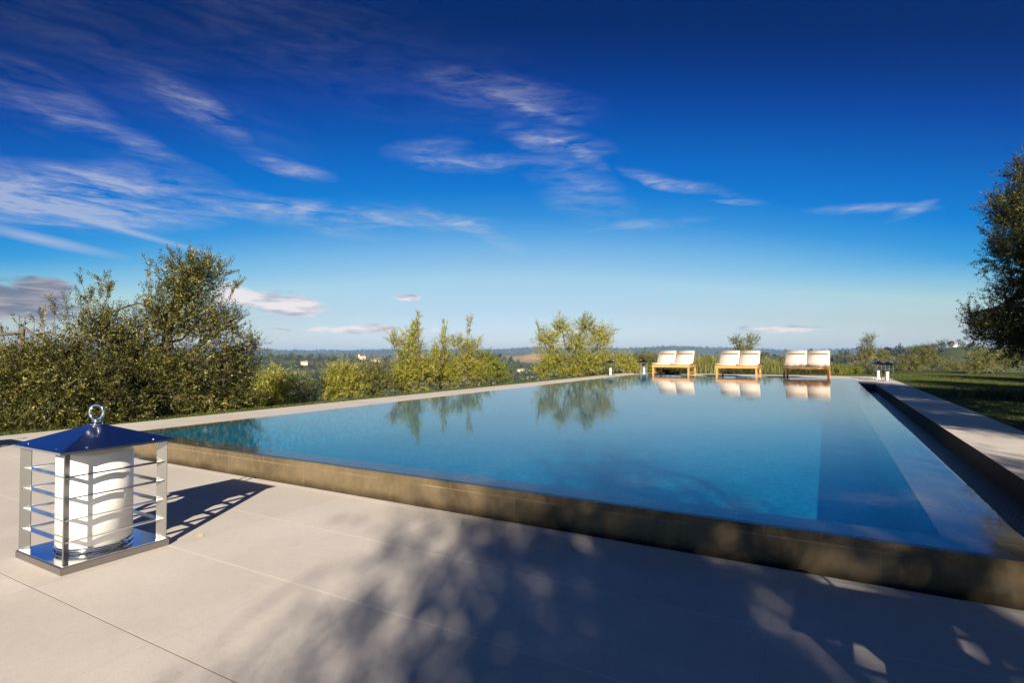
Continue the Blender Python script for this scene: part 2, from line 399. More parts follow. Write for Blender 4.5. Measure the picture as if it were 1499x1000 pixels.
def stone_mat():
    m = Mat('wet_brown_stone', rough=.28, spec=.5)
    co = m.coord(); sp = m.N.new('ShaderNodeSeparateXYZ'); m.L.new(co, sp.inputs[0])
    n1 = m.noise(2.2, 7, .62, co); n2 = m.noise(22, 6, .6, co, (1, 1, .6)); n3 = m.noise(3, 6, .6, co, (1, 1, .3))
    c = m.ramp(n1, [(.28, (.062, .045, .024)), (.5, (.105, .078, .042)), (.75, (.15, .114, .064))])
    c = m.mix(m.math('MULTIPLY', m.math('SUBTRACT', n2, .45, clamp=True), 1.2), c, (.19, .15, .09))
    c = m.mix(m.math('MULTIPLY', m.math('SUBTRACT', n3, .5, clamp=True), 1.2), c, (.06, .046, .028))
    jz = m.math('LESS_THAN', m.math('ABSOLUTE', m.math('SUBTRACT', sp.outputs[2], .145)), .0022)
    jx = m.math('LESS_THAN', m.math('PINGPONG', m.math('ADD', sp.outputs[0], .88), .56), .0022)
    up = m.math('GREATER_THAN', sp.outputs[2], .145)
    jx2 = m.math('LESS_THAN', m.math('PINGPONG', m.math('ADD', sp.outputs[0], .33), .56), .0022)
    j = m.math('MAXIMUM', jz, m.math('ADD', m.math('MULTIPLY', jx, m.math('SUBTRACT', 1, up)), m.math('MULTIPLY', jx2, up)))
    jn = m.math('MULTIPLY', j, m.math('GREATER_THAN', m.noise(1.1, 2, .5, co), .44))
    c = m.mix(m.math('MULTIPLY', jn, m.math('MULTIPLY_ADD', m.noise(3, 3, .6, co), 2.0, -.6, clamp=True)), c, (.34, .27, .17))
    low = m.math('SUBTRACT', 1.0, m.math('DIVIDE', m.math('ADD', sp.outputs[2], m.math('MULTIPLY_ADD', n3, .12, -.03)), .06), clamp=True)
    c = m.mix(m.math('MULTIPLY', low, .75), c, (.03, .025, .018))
    m.base(c); m.rough(m.math('MULTIPLY_ADD', n1, .4, .08)); m.bump(m.math('ADD', m.math('MULTIPLY', n2, .6), n1), .35, .006); return m.m
STONE = stone_mat()
pool = empty('swimming_pool', ((PX0 + PX1) / 2, (PY0 + PY1) / 2, 0)); pool.location = (0, 0, 0)
tag(pool, 'long raised infinity pool with wet brown stone walls and blue tiled floor', 'swimming pool')
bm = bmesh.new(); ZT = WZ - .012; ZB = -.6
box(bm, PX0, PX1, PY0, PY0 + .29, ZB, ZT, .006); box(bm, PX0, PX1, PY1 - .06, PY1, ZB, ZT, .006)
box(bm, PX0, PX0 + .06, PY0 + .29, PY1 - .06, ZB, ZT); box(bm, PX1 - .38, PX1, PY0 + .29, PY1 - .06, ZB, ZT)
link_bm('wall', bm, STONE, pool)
m = Mat('pool_mosaic', rough=.35)
v = m.N.new('ShaderNodeTexVoronoi'); v.inputs['Scale'].default_value = 24; v.distance = 'CHEBYCHEV'; v.inputs['Randomness'].default_value = .15; m.L.new(m.coord(), v.inputs['Vector'])
sepc = m.N.new('ShaderNodeSeparateColor'); m.L.new(v.outputs['Color'], sepc.inputs[0])
c = m.ramp(sepc.outputs[0], [(0, (.0005, .080, .15)), (.5, (.001, .124, .212)), (1, (.008, .20, .30))])
c = m.mix(m.math('MULTIPLY', m.noise(1.2, 5, .6), .5), c, (.001, .108, .205)); m.base(c)
ix0, ix1, iy0, iy1 = PX0 + .06, PX1 - .38, PY0 + .29, PY1 - .06
bm = bmesh.new(); FZ = -.36
box(bm, ix0, ix1, iy0, iy1, ZB, FZ)
for a, b in (((ix0, ix0 + .012, iy0, iy1), 0), ((ix1 - .012, ix1, iy0, iy1), 0), ((ix0 + .012, ix1 - .012, iy0, iy0 + .012), 0), ((ix0 + .012, ix1 - .012, iy1 - .012, iy1), 0)):
    box(bm, *a, FZ, ZT - .02)
link_bm('floor', bm, m.m, pool)
# water: a clear sheet with a Fresnel mirror on top, flowing over the rim
m = Mat('water')
nz = m.noise(9, 3, .55); nz2 = m.noise(2.2, 2, .5); nz3 = m.noise(45, 2, .5)
bmp = m.N.new('ShaderNodeBump'); bmp.inputs['Strength'].default_value = .022; bmp.inputs['Distance'].default_value = .03
m.L.new(m.math('ADD', m.math('ADD', nz, m.math('MULTIPLY', nz2, 2.0)), m.math('MULTIPLY', nz3, .06)), bmp.inputs['Height'])
gl = m.N.new('ShaderNodeBsdfGlossy'); gl.inputs['Roughness'].default_value = .02; m.L.new(bmp.outputs[0], gl.inputs['Normal'])
tr = m.N.new('ShaderNodeBsdfTransparent'); tr.inputs[0].default_value = (.86, .95, .97, 1)
geo = m.N.new('ShaderNodeNewGeometry'); dt = m.N.new('ShaderNodeVectorMath'); dt.operation = 'DOT_PRODUCT'
m.L.new(bmp.outputs[0], dt.inputs[0]); m.L.new(geo.outputs['Incoming'], dt.inputs[1])
frs = m.math('MULTIPLY_ADD', m.math('POWER', m.math('SUBTRACT', 1.0, m.math('ABSOLUTE', dt.outputs['Value']), clamp=True), 5.0), .98, .02)
mx = m.N.new('ShaderNodeMixShader'); m.L.new(frs, mx.inputs[0]); m.L.new(tr.outputs[0], mx.inputs[1]); m.L.new(gl.outputs[0], mx.inputs[2]); m.L.new(mx.outputs[0], m.out.inputs[0])
bm = bmesh.new()
prof = [(0.0, 0.0), (.010, -.003), (.014, -.010)]
rings = []
for off, dz in prof:
    e = off - .012
    rings.append([bm.verts.new((x, y, WZ + dz)) for x, y in ((PX0 - e, PY0 - e), (PX1 + e, PY0 - e), (PX1 + e, PY1 + e), (PX0 - e, PY1 + e))])
bm.faces.new(rings[0])
for a, b in zip(rings[:-1], rings[1:]):
    for k in range(4): bm.faces.new([a[k], b[k], b[(k + 1) % 4], a[(k + 1) % 4]])
for f in bm.faces:
    f.normal_update()
    if f.normal.z < 0: f.normal_flip()
wt = link_bm('water', bm, m.m); tag(wt, kind='structure')

# ------------------------------------------------------------------ lanterns
def metal(name, col, rough, brushed=0.0):
    m = Mat(name, col, rough, 1.0)
    if brushed:
        n = m.noise(60, 4, .6, sc3=(1, 1, .05)); m.rough(m.math('MULTIPLY_ADD', n, brushed, rough)); m.bump(n, .08, .002)
    else:
        n = m.noise(9, 3, .5); m.rough(m.math('MULTIPLY_ADD', n, .06, rough))
    return m.m
STEEL = metal('polished_steel', (.74, .74, .75), .06); POSTM = metal('satin_steel', (.17, .168, .16), .3); BRUSH = metal('brushed_steel', (.36, .35, .34), .2, .2); ROOFM = metal('mirror_steel_sheet', (.72, .74, .78), .13); DARKROOF = metal('dark_steel_sheet', (.10, .10, .12), .3)
m = Mat('frosted_glass', (.86, .85, .82), .35); m.b.inputs['Subsurface Weight'].default_value = .25; m.b.inputs['Subsurface Radius'].default_value = (.05, .05, .05)
m.bump(m.noise(40, 3, .5), .03, .002); FROST = m.m; m.b.inputs['Base Color'].default_value = (.66, .645, .615, 1)
def make_lantern():
    t = empty('lantern', (0, 0, 0)); h = .285
    bm = bmesh.new(); box(bm, -h, h, -h, h, 0, .042, .003)
    bp = link_bm('base_tray', bm, BRUSH, t)
    bm = bmesh.new(); box(bm, -h + .006, h - .006, -h + .006, h - .006, .0422, .046); link_bm('tray_plate', bm, STEEL, bp)
    for k in range(4):                                   # flat bars set on the diagonals
        bm = bmesh.new(); rc = (h - .012) * 1.414
        box(bm, rc - .058, rc, -.0035, .0035, .0465, .655, .001, Matrix.Rotation(math.pi / 4 + k * math.pi / 2, 4, 'Z'))
        link_bm('post', bm, POSTM, t)
    for k in range(4):
        z = .165 + k * .119; bm = bmesh.new(); o, i = h - .018, h - .056
        box(bm, -o, o, -o, -i, z, z + .007, .001); box(bm, -o, o, i, o, z, z + .007, .001)
        box(bm, -o, -i, -i, i, z, z + .007, .001); box(bm, i, o, -i, i, z, z + .007, .001)
        link_bm('rail', bm, STEEL, t)
    bm = bmesh.new(); e = .303; zb = .655; ap = .775
    low = [bm.verts.new((x * e, y * e, zb)) for x, y in ((-1, -1), (1, -1), (1, 1), (-1, 1))]
    lip = [bm.verts.new((x * e, y * e, zb + .012)) for x, y in ((-1, -1), (1, -1), (1, 1), (-1, 1))]
    top = [bm.verts.new((x * .02, y * .02, ap)) for x, y in ((-1, -1), (1, -1), (1, 1), (-1, 1))]
    for k in range(4):
        n = (k + 1) % 4
        bm.faces.new([low[k], low[n], lip[n], lip[k]]); bm.faces.new([lip[k], lip[n], top[n], top[k]])
    bm.faces.new(top); bm.faces.new(low[::-1])
    rf = link_bm('roof', bm, ROOFM, t)
    for k in range(4):
        for s in (-.55, .62):
            a = k * math.pi / 2; x, y = s * e, -e + .03
            bm = bmesh.new(); bmesh.ops.create_uvsphere(bm, u_segments=8, v_segments=6, radius=.007)
            o = link_bm('rivet', bm, STEEL, rf, True); o.location = (x * math.cos(a) - y * math.sin(a), x * math.sin(a) + y * math.cos(a), zb + .022)
    bm = bmesh.new(); cyl(bm, .034, ap - .012, ap + .01, 24, .030); cyl(bm, .02, ap + .01, ap + .022, 24); cyl(bm, .025, ap + .022, ap + .03, 24)
    fn = link_bm('finial', bm, STEEL, t, True)
    bm = bmesh.new(); R1, r1 = .044, .0085; vs = []
    for i in range(36):
        a = 2 * math.pi * i / 36
        vs.append([bm.verts.new(((R1 + r1 * math.cos(b)) * math.cos(a) * .78, (R1 + r1 * math.cos(b)) * math.cos(a) * .62, ap + .073 + (R1 + r1 * math.cos(b)) * math.sin(a) + 0) ) if False else
                   bm.verts.new((((R1 + r1 * math.cos(b)) * math.cos(a)) * .9 - r1 * math.sin(b) * .44, ((R1 + r1 * math.cos(b)) * math.cos(a)) * .44 + r1 * math.sin(b) * .9, ap + .073 + (R1 + r1 * math.cos(b)) * math.sin(a)))
                   for b in [2 * math.pi * j / 10 for j in range(10)]])
    for i in range(36):
        for j in range(10): bm.faces.new([vs[i][j], vs[(i + 1) % 36][j], vs[(i + 1) % 36][(j + 1) % 10], vs[i][(j + 1) % 10]])
    bmesh.ops.recalc_face_normals(bm, faces=bm.faces)
    link_bm('ring', bm, STEEL, fn, True)
    bm = bmesh.new(); cyl(bm, .192, .078, .61, 64)
    bmesh.ops.bevel(bm, geom=[e for e in bm.edges if abs(e.verts[0].co.z - e.verts[1].co.z) < 1e-4], offset=.006, segments=2, affect='EDGES')
    gs = link_bm('glass_cylinder', bm, FROST, t)
    for p in gs.data.polygons: p.use_smooth = abs(p.normal.z) < .5
    bm = bmesh.new(); cyl(bm, .195, .047, .0775, 64); co = link_bm('collar', bm, STEEL, t)
    for p in co.data.polygons: p.use_smooth = abs(p.normal.z) < .5
    return t
def kids(o): return [c for c in bpy.data.objects if c.parent == o]
def copy_tree(o, parent=None):
    c = o.copy(); C.objects.link(c)
    if parent: c.parent = parent
    for ch in kids(o): copy_tree(ch, c)
    return c
lan = make_lantern(); lan.location = (-3.895, 1.725, 0)
tag(lan, 'big square steel lantern with ring on top and white cylinder, in front of the pool', 'lantern', 'big steel lanterns along the terrace')
for x, lb in ((.915, 'big steel lantern whose shadow falls at the lower right of the terrace'), (-8.9, 'big steel lantern whose shadow falls by the left deck edge')):
    c = copy_tree(lan); c.location = (x, 1.725, 0); c['label'] = lb
def make_slim():
    t = empty('lantern', (0, 0, 0)); h = .17
    bm = bmesh.new(); box(bm, -h, h, -h, h, 0, .035, .003); link_bm('base_tray', bm, BRUSH, t)
    for sx in (-1, 1):
        for sy in (-1, 1):
            bm = bmesh.new(); box(bm, *sorted((sx * (h - .005), sx * (h - .025))), *sorted((sy * (h - .005), sy * (h - .025))), .0355, .68, .001); link_bm('post', bm, STEEL, t)
    for k in range(2):
        z = .26 + k * .2; bm = bmesh.new(); o, i = h - .008, h - .022
        box(bm, -o, o, -o, -i, z, z + .006); box(bm, -o, o, i, o, z, z + .006); box(bm, -o, -i, -i, i, z, z + .006); box(bm, i, o, -i, i, z, z + .006)
        link_bm('rail', bm, STEEL, t)
    bm = bmesh.new(); bmesh.ops.create_cone(bm, cap_ends=True, segments=4, radius1=.235 * 1.414, radius2=.03, depth=.13, matrix=Matrix.Translation((0, 0, .745)) @ Matrix.Rotation(math.pi / 4, 4, 'Z'))
    link_bm('roof', bm, DARKROOF, t)
    bm = bmesh.new(); cyl(bm, .018, .81, .90, 12); link_bm('finial', bm, STEEL, t, True)
    bm = bmesh.new(); cyl(bm, .062, .0355, .40, 32); link_bm('glass_cylinder', bm, FROST, t, False)
    return t
slim = make_slim()
SL = [(-9.95, 28.2, 'small dark roofed lantern at the far end of the left deck strip'), (-8.85, 30.6, 'small lantern on the far deck left of the first daybed'),
      (2.05, 30.4, 'small lantern at the far right corner of the pool, left of its pair'), (2.25, 28.6, 'small lantern at the far right corner of the pool, right of its pair')]
for i, (x, y, lb) in enumerate(SL):
    o = slim if i == 0 else copy_tree(slim)
    o.location = (x, y, 0); o.rotation_euler.z = .12 * i; tag(o, lb, 'lantern', 'small lanterns at the far end of the pool')

# ------------------------------------------------------------------ daybeds
m = Mat('golden_teak', rough=.45); n = m.noise(9, 6, .6, sc3=(1, 12, 12)); m.base(m.ramp(n, [(.3, (.36, .15, .035)), (.7, (.58, .29, .08))])); m.bump(n, .1, .004); TEAK = m.m
m = Mat('cream_canvas', (.52, .445, .37), .9); m.bump(m.noise(160, 3, .6), .1, .003); CANVAS = m.m
m = Mat('brown_piping', (.07, .045, .03), .8); PIPE = m.m
def make_daybed():
    t = empty('daybed', (0, 0, 0)); W, D = .92, 1.85
    bm = bmesh.new()
    for y0 in (0, D - .06): box(bm, -W, W, y0, y0 + .06, .48, .60, .006)
    for x0 in (-W, -.02, W - .06): box(bm, x0, x0 + .06 if x0 != -.02 else .04, .0601, D - .0601, .48, .60, .004)
    for k in range(12):
        y = .12 + k * .14; box(bm, -W + .0605, W - .0605, y, y + .09, .575, .597)
    link_bm('frame', bm, TEAK, t)
    for sx in (-1, 1):
        for y0 in (0.02, D - .11, ):
            bm = bmesh.new(); box(bm, *sorted((sx * (W - .015), sx * (W - .1))), y0, y0 + .09, 0, .4795, .006); link_bm('leg', bm, TEAK, t)
    for sx in (-1, 1):
        bm = bmesh.new(); box(bm, *sorted((sx * (W - .03), sx * (W - .07))), .1105, D - .1105, .2, .26, .004); link_bm('stretcher', bm, TEAK, t)
    tilt = Matrix.Translation((0, 1.0, .61)) @ Matrix.Rotation(R(48), 4, 'X')
    for s in (-1, 1):
        x0, x1 = sorted((s * .008, s * (W - .015)))
        bm = bmesh.new(); box(bm, x0, x1, -.02, 1.02, .602, .700, .026); link_bm('seat_cushion', bm, CANVAS, t, True)
        bm = bmesh.new(); box(bm, x0, x1, .02, .90, 0, .09, .022, tilt); bc = link_bm('back_cushion', bm, CANVAS, t, True)
        bm = bmesh.new(); box(bm, x0 + .10 , x1 - .08, .615, .672, .0902, .104, .004, tilt); link_bm('strap', bm, PIPE, bc)
    bm = bmesh.new()
    for x0 in (-W + .03, -.03, W - .09): box(bm, x0, x0 + .06, 0, .84, -.05, -.003, .004, tilt)
    for k in range(6): box(bm, -W + .0905, W - .0905, .05 + k * .14, .12 + k * .14, -.03, -.006, 0, tilt)
    link_bm('backrest_frame', bm, TEAK, t)
    for sx in (-1, 1):
        bm = bmesh.new(); box(bm, *sorted((sx * (W - .10), sx * (W - .14))), 1.52, 1.57, .601, 1.06, .004); link_bm('backrest_prop', bm, TEAK, t)
    return t
bed = make_daybed()
BEDS = [(-6.75, 27.9, 'leftmost teak double daybed with cream cushions, nearest the small lantern'), (-3.68, 27.75, 'middle teak double daybed of the three beyond the pool'),
        (-.80, 27.7, 'rightmost teak double daybed with cream cushions beyond the pool')]
for i, (x, y, lb) in enumerate(BEDS):
    o = bed if i == 0 else copy_tree(bed)
    o.location = (x, y, 0); o.rotation_euler.z = (.02, .0, -.02)[i]; tag(o, lb, 'daybed', 'teak double daybeds beyond the pool')

# ------------------------------------------------------------------ vegetation
def unit(v): return v / (np.linalg.norm(v, axis=-1, keepdims=True) + 1e-9)
def sprig_leaves(P, D, Ls, nleaf, ll, lw, tint, rg):
    """leaves set in pairs along shoots: P bases, D directions, Ls lengths"""
    n = len(P); k = nleaf
    t = (np.arange(k)[None] + rg.random((n, k))) / k
    pos = P[:, None] + D[:, None] * (t * Ls[:, None])[..., None]
    side = unit(np.cross(D, rg.normal(size=(n, 3)))); side2 = np.cross(D, side)
    ph = np.arange(k)[None] * 2.4 + rg.random((n, k)) * .8
    out = side[:, None] * np.cos(ph)[..., None] + side2[:, None] * np.sin(ph)[..., None]
    ax = unit(out * .85 + D[:, None] * (.55 + .5 * rg.random((n, k)))[..., None] + rg.normal(size=(n, k, 3)) * .25)
    wv = unit(np.cross(ax, D[:, None] + rg.normal(size=(n, k, 3)) * .5))
    l = ll * (.65 + .6 * rg.random((n, k)))[..., None]; w = lw * (.7 + .6 * rg.random((n, k)))[..., None]
    nn = np.cross(ax, wv)
    a = pos; c = pos + ax * l + nn * l * .05
    b = pos + ax * l * .5 + wv * w * .5 - nn * l * .06; d = pos + ax * l * .5 - wv * w * .5 - nn * l * .06
    V = np.stack([a, b, c, d], 2).reshape(-1, 3)
    tt = np.clip(np.repeat(tint[:, None], k, 1) + rg.normal(size=(n, k)) * .22, 0, 1)
    return V, np.repeat(tt.reshape(-1), 4)
def crown(lobes, ll, lw, nleaf, sl, up, rg, shoots=()):
    Ps, Ds, Ls, Ts = [], [], [], []
    for (c, r, n) in lobes:
        u = unit(rg.normal(size=(n, 3))); rad = rg.random(n) ** (1 / 2.0)
        rad = rad * (.82 + .3 * np.sin(u[:, 0] * 3.1 + c[0] * 7) * np.sin(u[:, 2] * 4.3 + c[1] * 3) + .12 * rg.normal(size=n))
        p = np.array(c) + u * rad[:, None] * np.array(r)
        d = unit(u * .7 + np.array([0, 0, up]) + rg.normal(size=(n, 3)) * .45)
        Ps.append(p); Ds.append(d); Ls.append(sl * (.5 + rg.random(n)))
        Ts.append(np.clip(.45 + .18 * rg.normal(size=n) + .15 * (rg.random() - .5), 0, 1))
    for (b, tip, n) in shoots:
        b = np.array(b); tip = np.array(tip); t = rg.random(n) ** .8
        p = b + (tip - b) * t[:, None] + rg.normal(size=(n, 3)) * .035 * (1.2 - t)[:, None] * np.linalg.norm(tip - b)
        d = unit((tip - b)[None] / np.linalg.norm(tip - b) + rg.normal(size=(n, 3)) * .38)
        Ps.append(p); Ds.append(d); Ls.append(sl * (.4 + .6 * rg.random(n))); Ts.append(np.clip(.62 + .15 * rg.normal(size=n), 0, 1))
    P = np.concatenate(Ps); D = np.concatenate(Ds); L_ = np.concatenate(Ls); T = np.concatenate(Ts)
    return sprig_leaves(P, D, L_, nleaf, ll, lw, T, rg)
def wood(paths):
    Vs, Fs, o = [], [], 0
    for p, r in paths:
        v, f = tube_np(p, r); Vs.append(v); Fs.append(f + o); o += len(v)
    return np.concatenate(Vs), np.concatenate(Fs)
def curve(a, b, n, wob, rg, sag=0.0):
    a = np.array(a, float); b = np.array(b, float); t = np.linspace(0, 1, n)[:, None]
    p = a + (b - a) * t; L_ = np.linalg.norm(b - a)
    p += np.cumsum(rg.normal(size=(n, 3)), 0) * wob * L_ * np.sin(t * math.pi) / math.sqrt(n)
    p[:, 2] += sag * L_ * np.sin(t[:, 0] * math.pi); return p
def plant(name, base, lobes, label, cat, mat, seed, trunk_r=.09, fork=None, ll=.055, lw=.014, nleaf=16, sl=.32, up=.5, shoots=(), group=None, extra=(), wooden=True, woodname='trunk'):
    """lobes and shoots are relative to the base"""
    rg = np.random.default_rng(seed); q = ZK ** .7; ll *= q; lw *= q; sl *= q; trunk_r *= q
    t = empty(name, base); tag(t, label, cat, group)
    V, T = crown(lobes, ll, lw, nleaf, sl, up, rg, shoots)
    mesh_np('crown', V, np.arange(len(V)), mat, t, colors=T)
    if wooden:
        fork = np.array(fork if fork is not None else (0, 0, .8))
        paths = [(curve((0, 0, -.25), fork, 7, .12, rg), np.linspace(trunk_r * 1.25, trunk_r * .8, 7))]
        for (c, r, n) in lobes:
            c = np.array(c); p = curve(fork, c, 7, .16, rg, .08); paths.append((p, np.linspace(trunk_r * .62, trunk_r * .22, 7)))
            for _ in range(7):
                u = unit(rg.normal(size=3)); e = c + u * np.array(r) * .8; s = p[rg.integers(3, 7)]
                paths.append((curve(s, e, 5, .14, rg), np.linspace(trunk_r * .2, trunk_r * .05, 5)))
        for (b, tip, n) in shoots: paths.append((curve(b, tip, 5, .05, rg), np.linspace(min(trunk_r * .16, .009), .003, 5)))
        for p, r0, r1 in extra: paths.append((np.array(p, float), np.linspace(r0, r1, len(p))))
        V, Fc = wood(paths); mesh_np(woodname, V, Fc, BARK, t, smooth=True)
    return t
ZK = 1.0                                              # depth factor for the next plants, read from their reflections in the pool
def rel(base, px, py, Z):
    p = at(px, Z * ZK, hgt(py, Z * ZK)); return tuple(p - Vector(base))
def lobe(base, px, py, Z, rpx, rpy, n, rd=None):
    k = Z * ZK / F; return (rel(base, px, py, Z), ((rd or rpx * k),) * 2 + (rpy * k,) if rd is None else (rpx * k, rd, rpy * k), n)
def gz(p): return float(terrain(p[0], p[1]))
def ground_at(px, Z):
    p = at(px, Z * ZK); p.z = gz(p); return p

# the big olives beside the left deck strip
ZK = 1.16
b = ground_at(226, 10.6)
plant('olive_tree', b, [lobe(b, 272, 430, 10.4, 44, 40, 400), lobe(b, 245, 472, 10.2, 48, 36, 350), lobe(b, 318, 482, 10.5, 36, 42, 330), lobe(b, 345, 545, 10.8, 34, 45, 380),
      lobe(b, 195, 514, 10.3, 46, 42, 360), lobe(b, 150, 492, 10.0, 44, 42, 330), lobe(b, 270, 550, 10.3, 60, 55, 620), lobe(b, 205, 565, 10.2, 50, 45, 420), lobe(b, 330, 590, 10.9, 42, 24, 260),
      lobe(b, 150, 560, 10.2, 50, 50, 420), lobe(b, 290, 400, 10.5, 36, 24, 200), lobe(b, 240, 600, 10.5, 60, 20, 260), lobe(b, 368, 505, 10.8, 12, 9, 45), lobe(b, 285, 600, 10.3, 50, 14, 220), lobe(b, 350, 596, 10.9, 30, 12, 130)],
      'tall olive with a dark twisted trunk rising left of the pool', 'olive tree', LEAF_OLIVE, 11, .13, rel(b, 240, 545, 10.5), .06, .017, 18, .30, .6,
      shoots=[(rel(b, 255, 410, 10.4), rel(b, 250, 372, 10.4), 14), (rel(b, 280, 405, 10.4), rel(b, 278, 374, 10.4), 14), (rel(b, 300, 405, 10.4), rel(b, 303, 380, 10.4), 14), (rel(b, 318, 420, 10.4), rel(b, 322, 388, 10.4), 10),
              (rel(b, 213, 478, 10.3), rel(b, 217, 388, 10.3), 22), (rel(b, 226, 475, 10.3), rel(b, 230, 415, 10.3), 8), (rel(b, 335, 440, 10.5), rel(b, 345, 418, 10.5), 10), (rel(b, 124, 500, 10.0), rel(b, 118, 412, 10), 22),
              (rel(b, 146, 492, 10.0), rel(b, 148, 405, 10), 26), (rel(b, 158, 490, 10.0), rel(b, 158, 408, 10), 24), (rel(b, 136, 495, 10), rel(b, 131, 425, 10), 18), (rel(b, 104, 515, 10), rel(b, 94, 440, 10), 18)],
      group='olive trees left of the pool', extra=[([rel(b, 150, 492, 10.0), rel(b, 152, 475, 10.0), rel(b, 160, 458, 10.1), rel(b, 180, 450, 10.1), rel(b, 200, 444, 10.2), rel(b, 222, 446, 10.2)], .03, .022)])
ZK = 1.03
b = ground_at(40, 9.4)
plant('olive_tree', b, [lobe(b, 40, 560, 9.3, 60, 55, 620), lobe(b, 110, 567, 9.3, 50, 44, 440), lobe(b, 0, 590, 9.2, 70, 40, 520), lobe(b, 85, 527, 9.4, 46, 34, 330), lobe(b, -40, 560, 9.4, 60, 55, 500), lobe(b, 15, 540, 9.5, 40, 30, 220),
      lobe(b, 20, 625, 8.9, 70, 18, 260), lobe(b, 110, 622, 9.2, 60, 14, 220), lobe(b, 150, 595, 9.6, 50, 36, 360), lobe(b, 70, 610, 9.2, 60, 26, 340), lobe(b, -90, 520, 9.6, 60, 55, 400), lobe(b, 190, 610, 9.9, 30, 22, 160)],
      'low spreading olive with bare dark branches at the left edge of the photo', 'olive tree', LEAF_OLIVE, 12, .12, rel(b, 45, 585, 9.4), .058, .017, 18, .29, .55,
      shoots=[(rel(b, 30, 535, 9.4), rel(b, 28, 462, 9.4), 9), (rel(b, 62, 535, 9.4), rel(b, 60, 458, 9.4), 9), (rel(b, 8, 540, 9.4), rel(b, 2, 478, 9.4), 8), (rel(b, 82, 525, 9.4), rel(b, 80, 445, 9.4), 9), (rel(b, 45, 540, 9.4), rel(b, 50, 470, 9.4), 6)],
      group='olive trees left of the pool', extra=[([rel(b, -30, 492, 9.3), rel(b, 5, 490, 9.3), rel(b, 32, 487, 9.3), rel(b, 36, 480, 9.3), rel(b, 50, 490, 9.3), rel(b, 72, 486, 9.4), rel(b, 100, 500, 9.4)], .03, .016), ([rel(b, 40, 560, 9.3), rel(b, 33, 545, 9.3), rel(b, 31, 520, 9.3), rel(b, 34, 478, 9.3)], .05, .03)])
# shrubs and young olives further along the strip
ZK = 1.3
def simple(px, Z, spec, label, cat, mat, seed, name='shrub', **kw):
    b = ground_at(px, Z)
    return plant(name, b, [lobe(b, *s) for s in spec], label, cat, mat, seed, **kw)
simple(392, 14, [(385, 575, 14, 26, 26, 260), (410, 565, 14.3, 26, 28, 260), (395, 595, 13.8, 34, 18, 220), (365, 590, 13.4, 24, 20, 160)], 'loose green bush standing right of the tall olive', 'bush', LEAF_BRIGHT, 21, 'bush', ll=.065, lw=.022, nleaf=14, sl=.25, trunk_r=.04, fork=(0, 0, .35))
simple(445, 15.5, [(440, 575, 15.5, 24, 30, 240), (455, 590, 15.2, 24, 18, 160), (425, 590, 15.6, 22, 18, 150)], 'thin brownish bush left of the round grey green shrub', 'bush', LEAF_MID, 22, 'bush', ll=.06, lw=.016, nleaf=11, sl=.3, trunk_r=.04, fork=(0, 0, .35))
simple(497, 14.8, [(500, 550, 14.8, 28, 24, 420), (490, 570, 14.7, 26, 22, 320), (520, 568, 14.8, 24, 20, 260)], 'round grey green olive shrub behind the pool edge, left of a pair', 'shrub', LEAF_BRIGHT, 23, ll=.055, lw=.015, nleaf=16, sl=.22, trunk_r=.05, fork=(0, 0, .3), group='round olive shrubs')
simple(545, 15.6, [(540, 548, 15.6, 26, 22, 400), (550, 566, 15.5, 26, 22, 340), (562, 556, 15.8, 18, 18, 160)], 'round grey green olive shrub next to the spiky young tree', 'shrub', LEAF_MID, 24, ll=.055, lw=.015, nleaf=16, sl=.22, trunk_r=.05, fork=(0, 0, .3), group='round olive shrubs')
def spiky(px, Z, spec, tips, label, seed, mat=LEAF_BRIGHT):
    b = ground_at(px, Z)
    return plant('young_olive', b, [lobe(b, *s) for s in spec], label, 'young olive', mat, seed, .05, (0, 0, .5), .062, .017, 15, .24, .8,
                 shoots=[(rel(b, x0, y0, Z), rel(b, x1, y1, Z), n) for x0, y0, x1, y1, n in tips], group='young olives with upright shoots')
ZK = 1.36
spiky(600, 16.6, [(595, 545, 16.5, 26, 32, 460), (600, 515, 16.6, 22, 20, 240), (585, 560, 16.4, 22, 18, 220), (620, 545, 16.7, 22, 28, 300), (578, 500, 16.6, 10, 14, 60), (606, 490, 16.6, 9, 20, 90)],
      [(602, 510, 612, 460, 34), (598, 515, 604, 475, 22), (577, 510, 574, 488, 10), (613, 505, 609, 468, 16), (595, 520, 590, 490, 12)], 'young olive with one tall pointed shoot, leftmost of the spiky group', 31)
spiky(650, 18.2, [(645, 540, 18, 24, 30, 380), (660, 545, 18.2, 22, 26, 300), (640, 520, 18, 12, 14, 90), (650, 505, 18, 9, 14, 60), (630, 550, 18, 18, 18, 160)],
      [(648, 520, 648, 470, 26), (650, 500, 654, 474, 14), (640, 520, 636, 500, 10)], 'young olive with a thin shoot and bushy base, middle of the spiky group', 32)
spiky(688, 19.4, [(682, 535, 19.4, 22, 32, 340), (700, 545, 19.3, 22, 26, 300), (670, 505, 19.4, 12, 14, 110), (690, 510, 19.4, 16, 14, 130)],
      [(682, 510, 690, 463, 30), (687, 490, 684, 468, 14), (664, 510, 663, 492, 10), (698, 515, 702, 494, 12)], 'young olive with a feathery double top, rightmost of the spiky group', 33)
simple(720, 20.6, [(718, 540, 20.6, 20, 18, 260), (735, 548, 20.8, 16, 14, 170), (712, 525, 20.6, 10, 10, 70)], 'low yellow green bush between the spiky olives and the round olive', 'bush', LEAF_LIME, 34, 'bush', ll=.07, lw=.022, nleaf=14, sl=.22, trunk_r=.03, fork=(0, 0, .3))
ZK = 1.23
b = ground_at(842, 25)
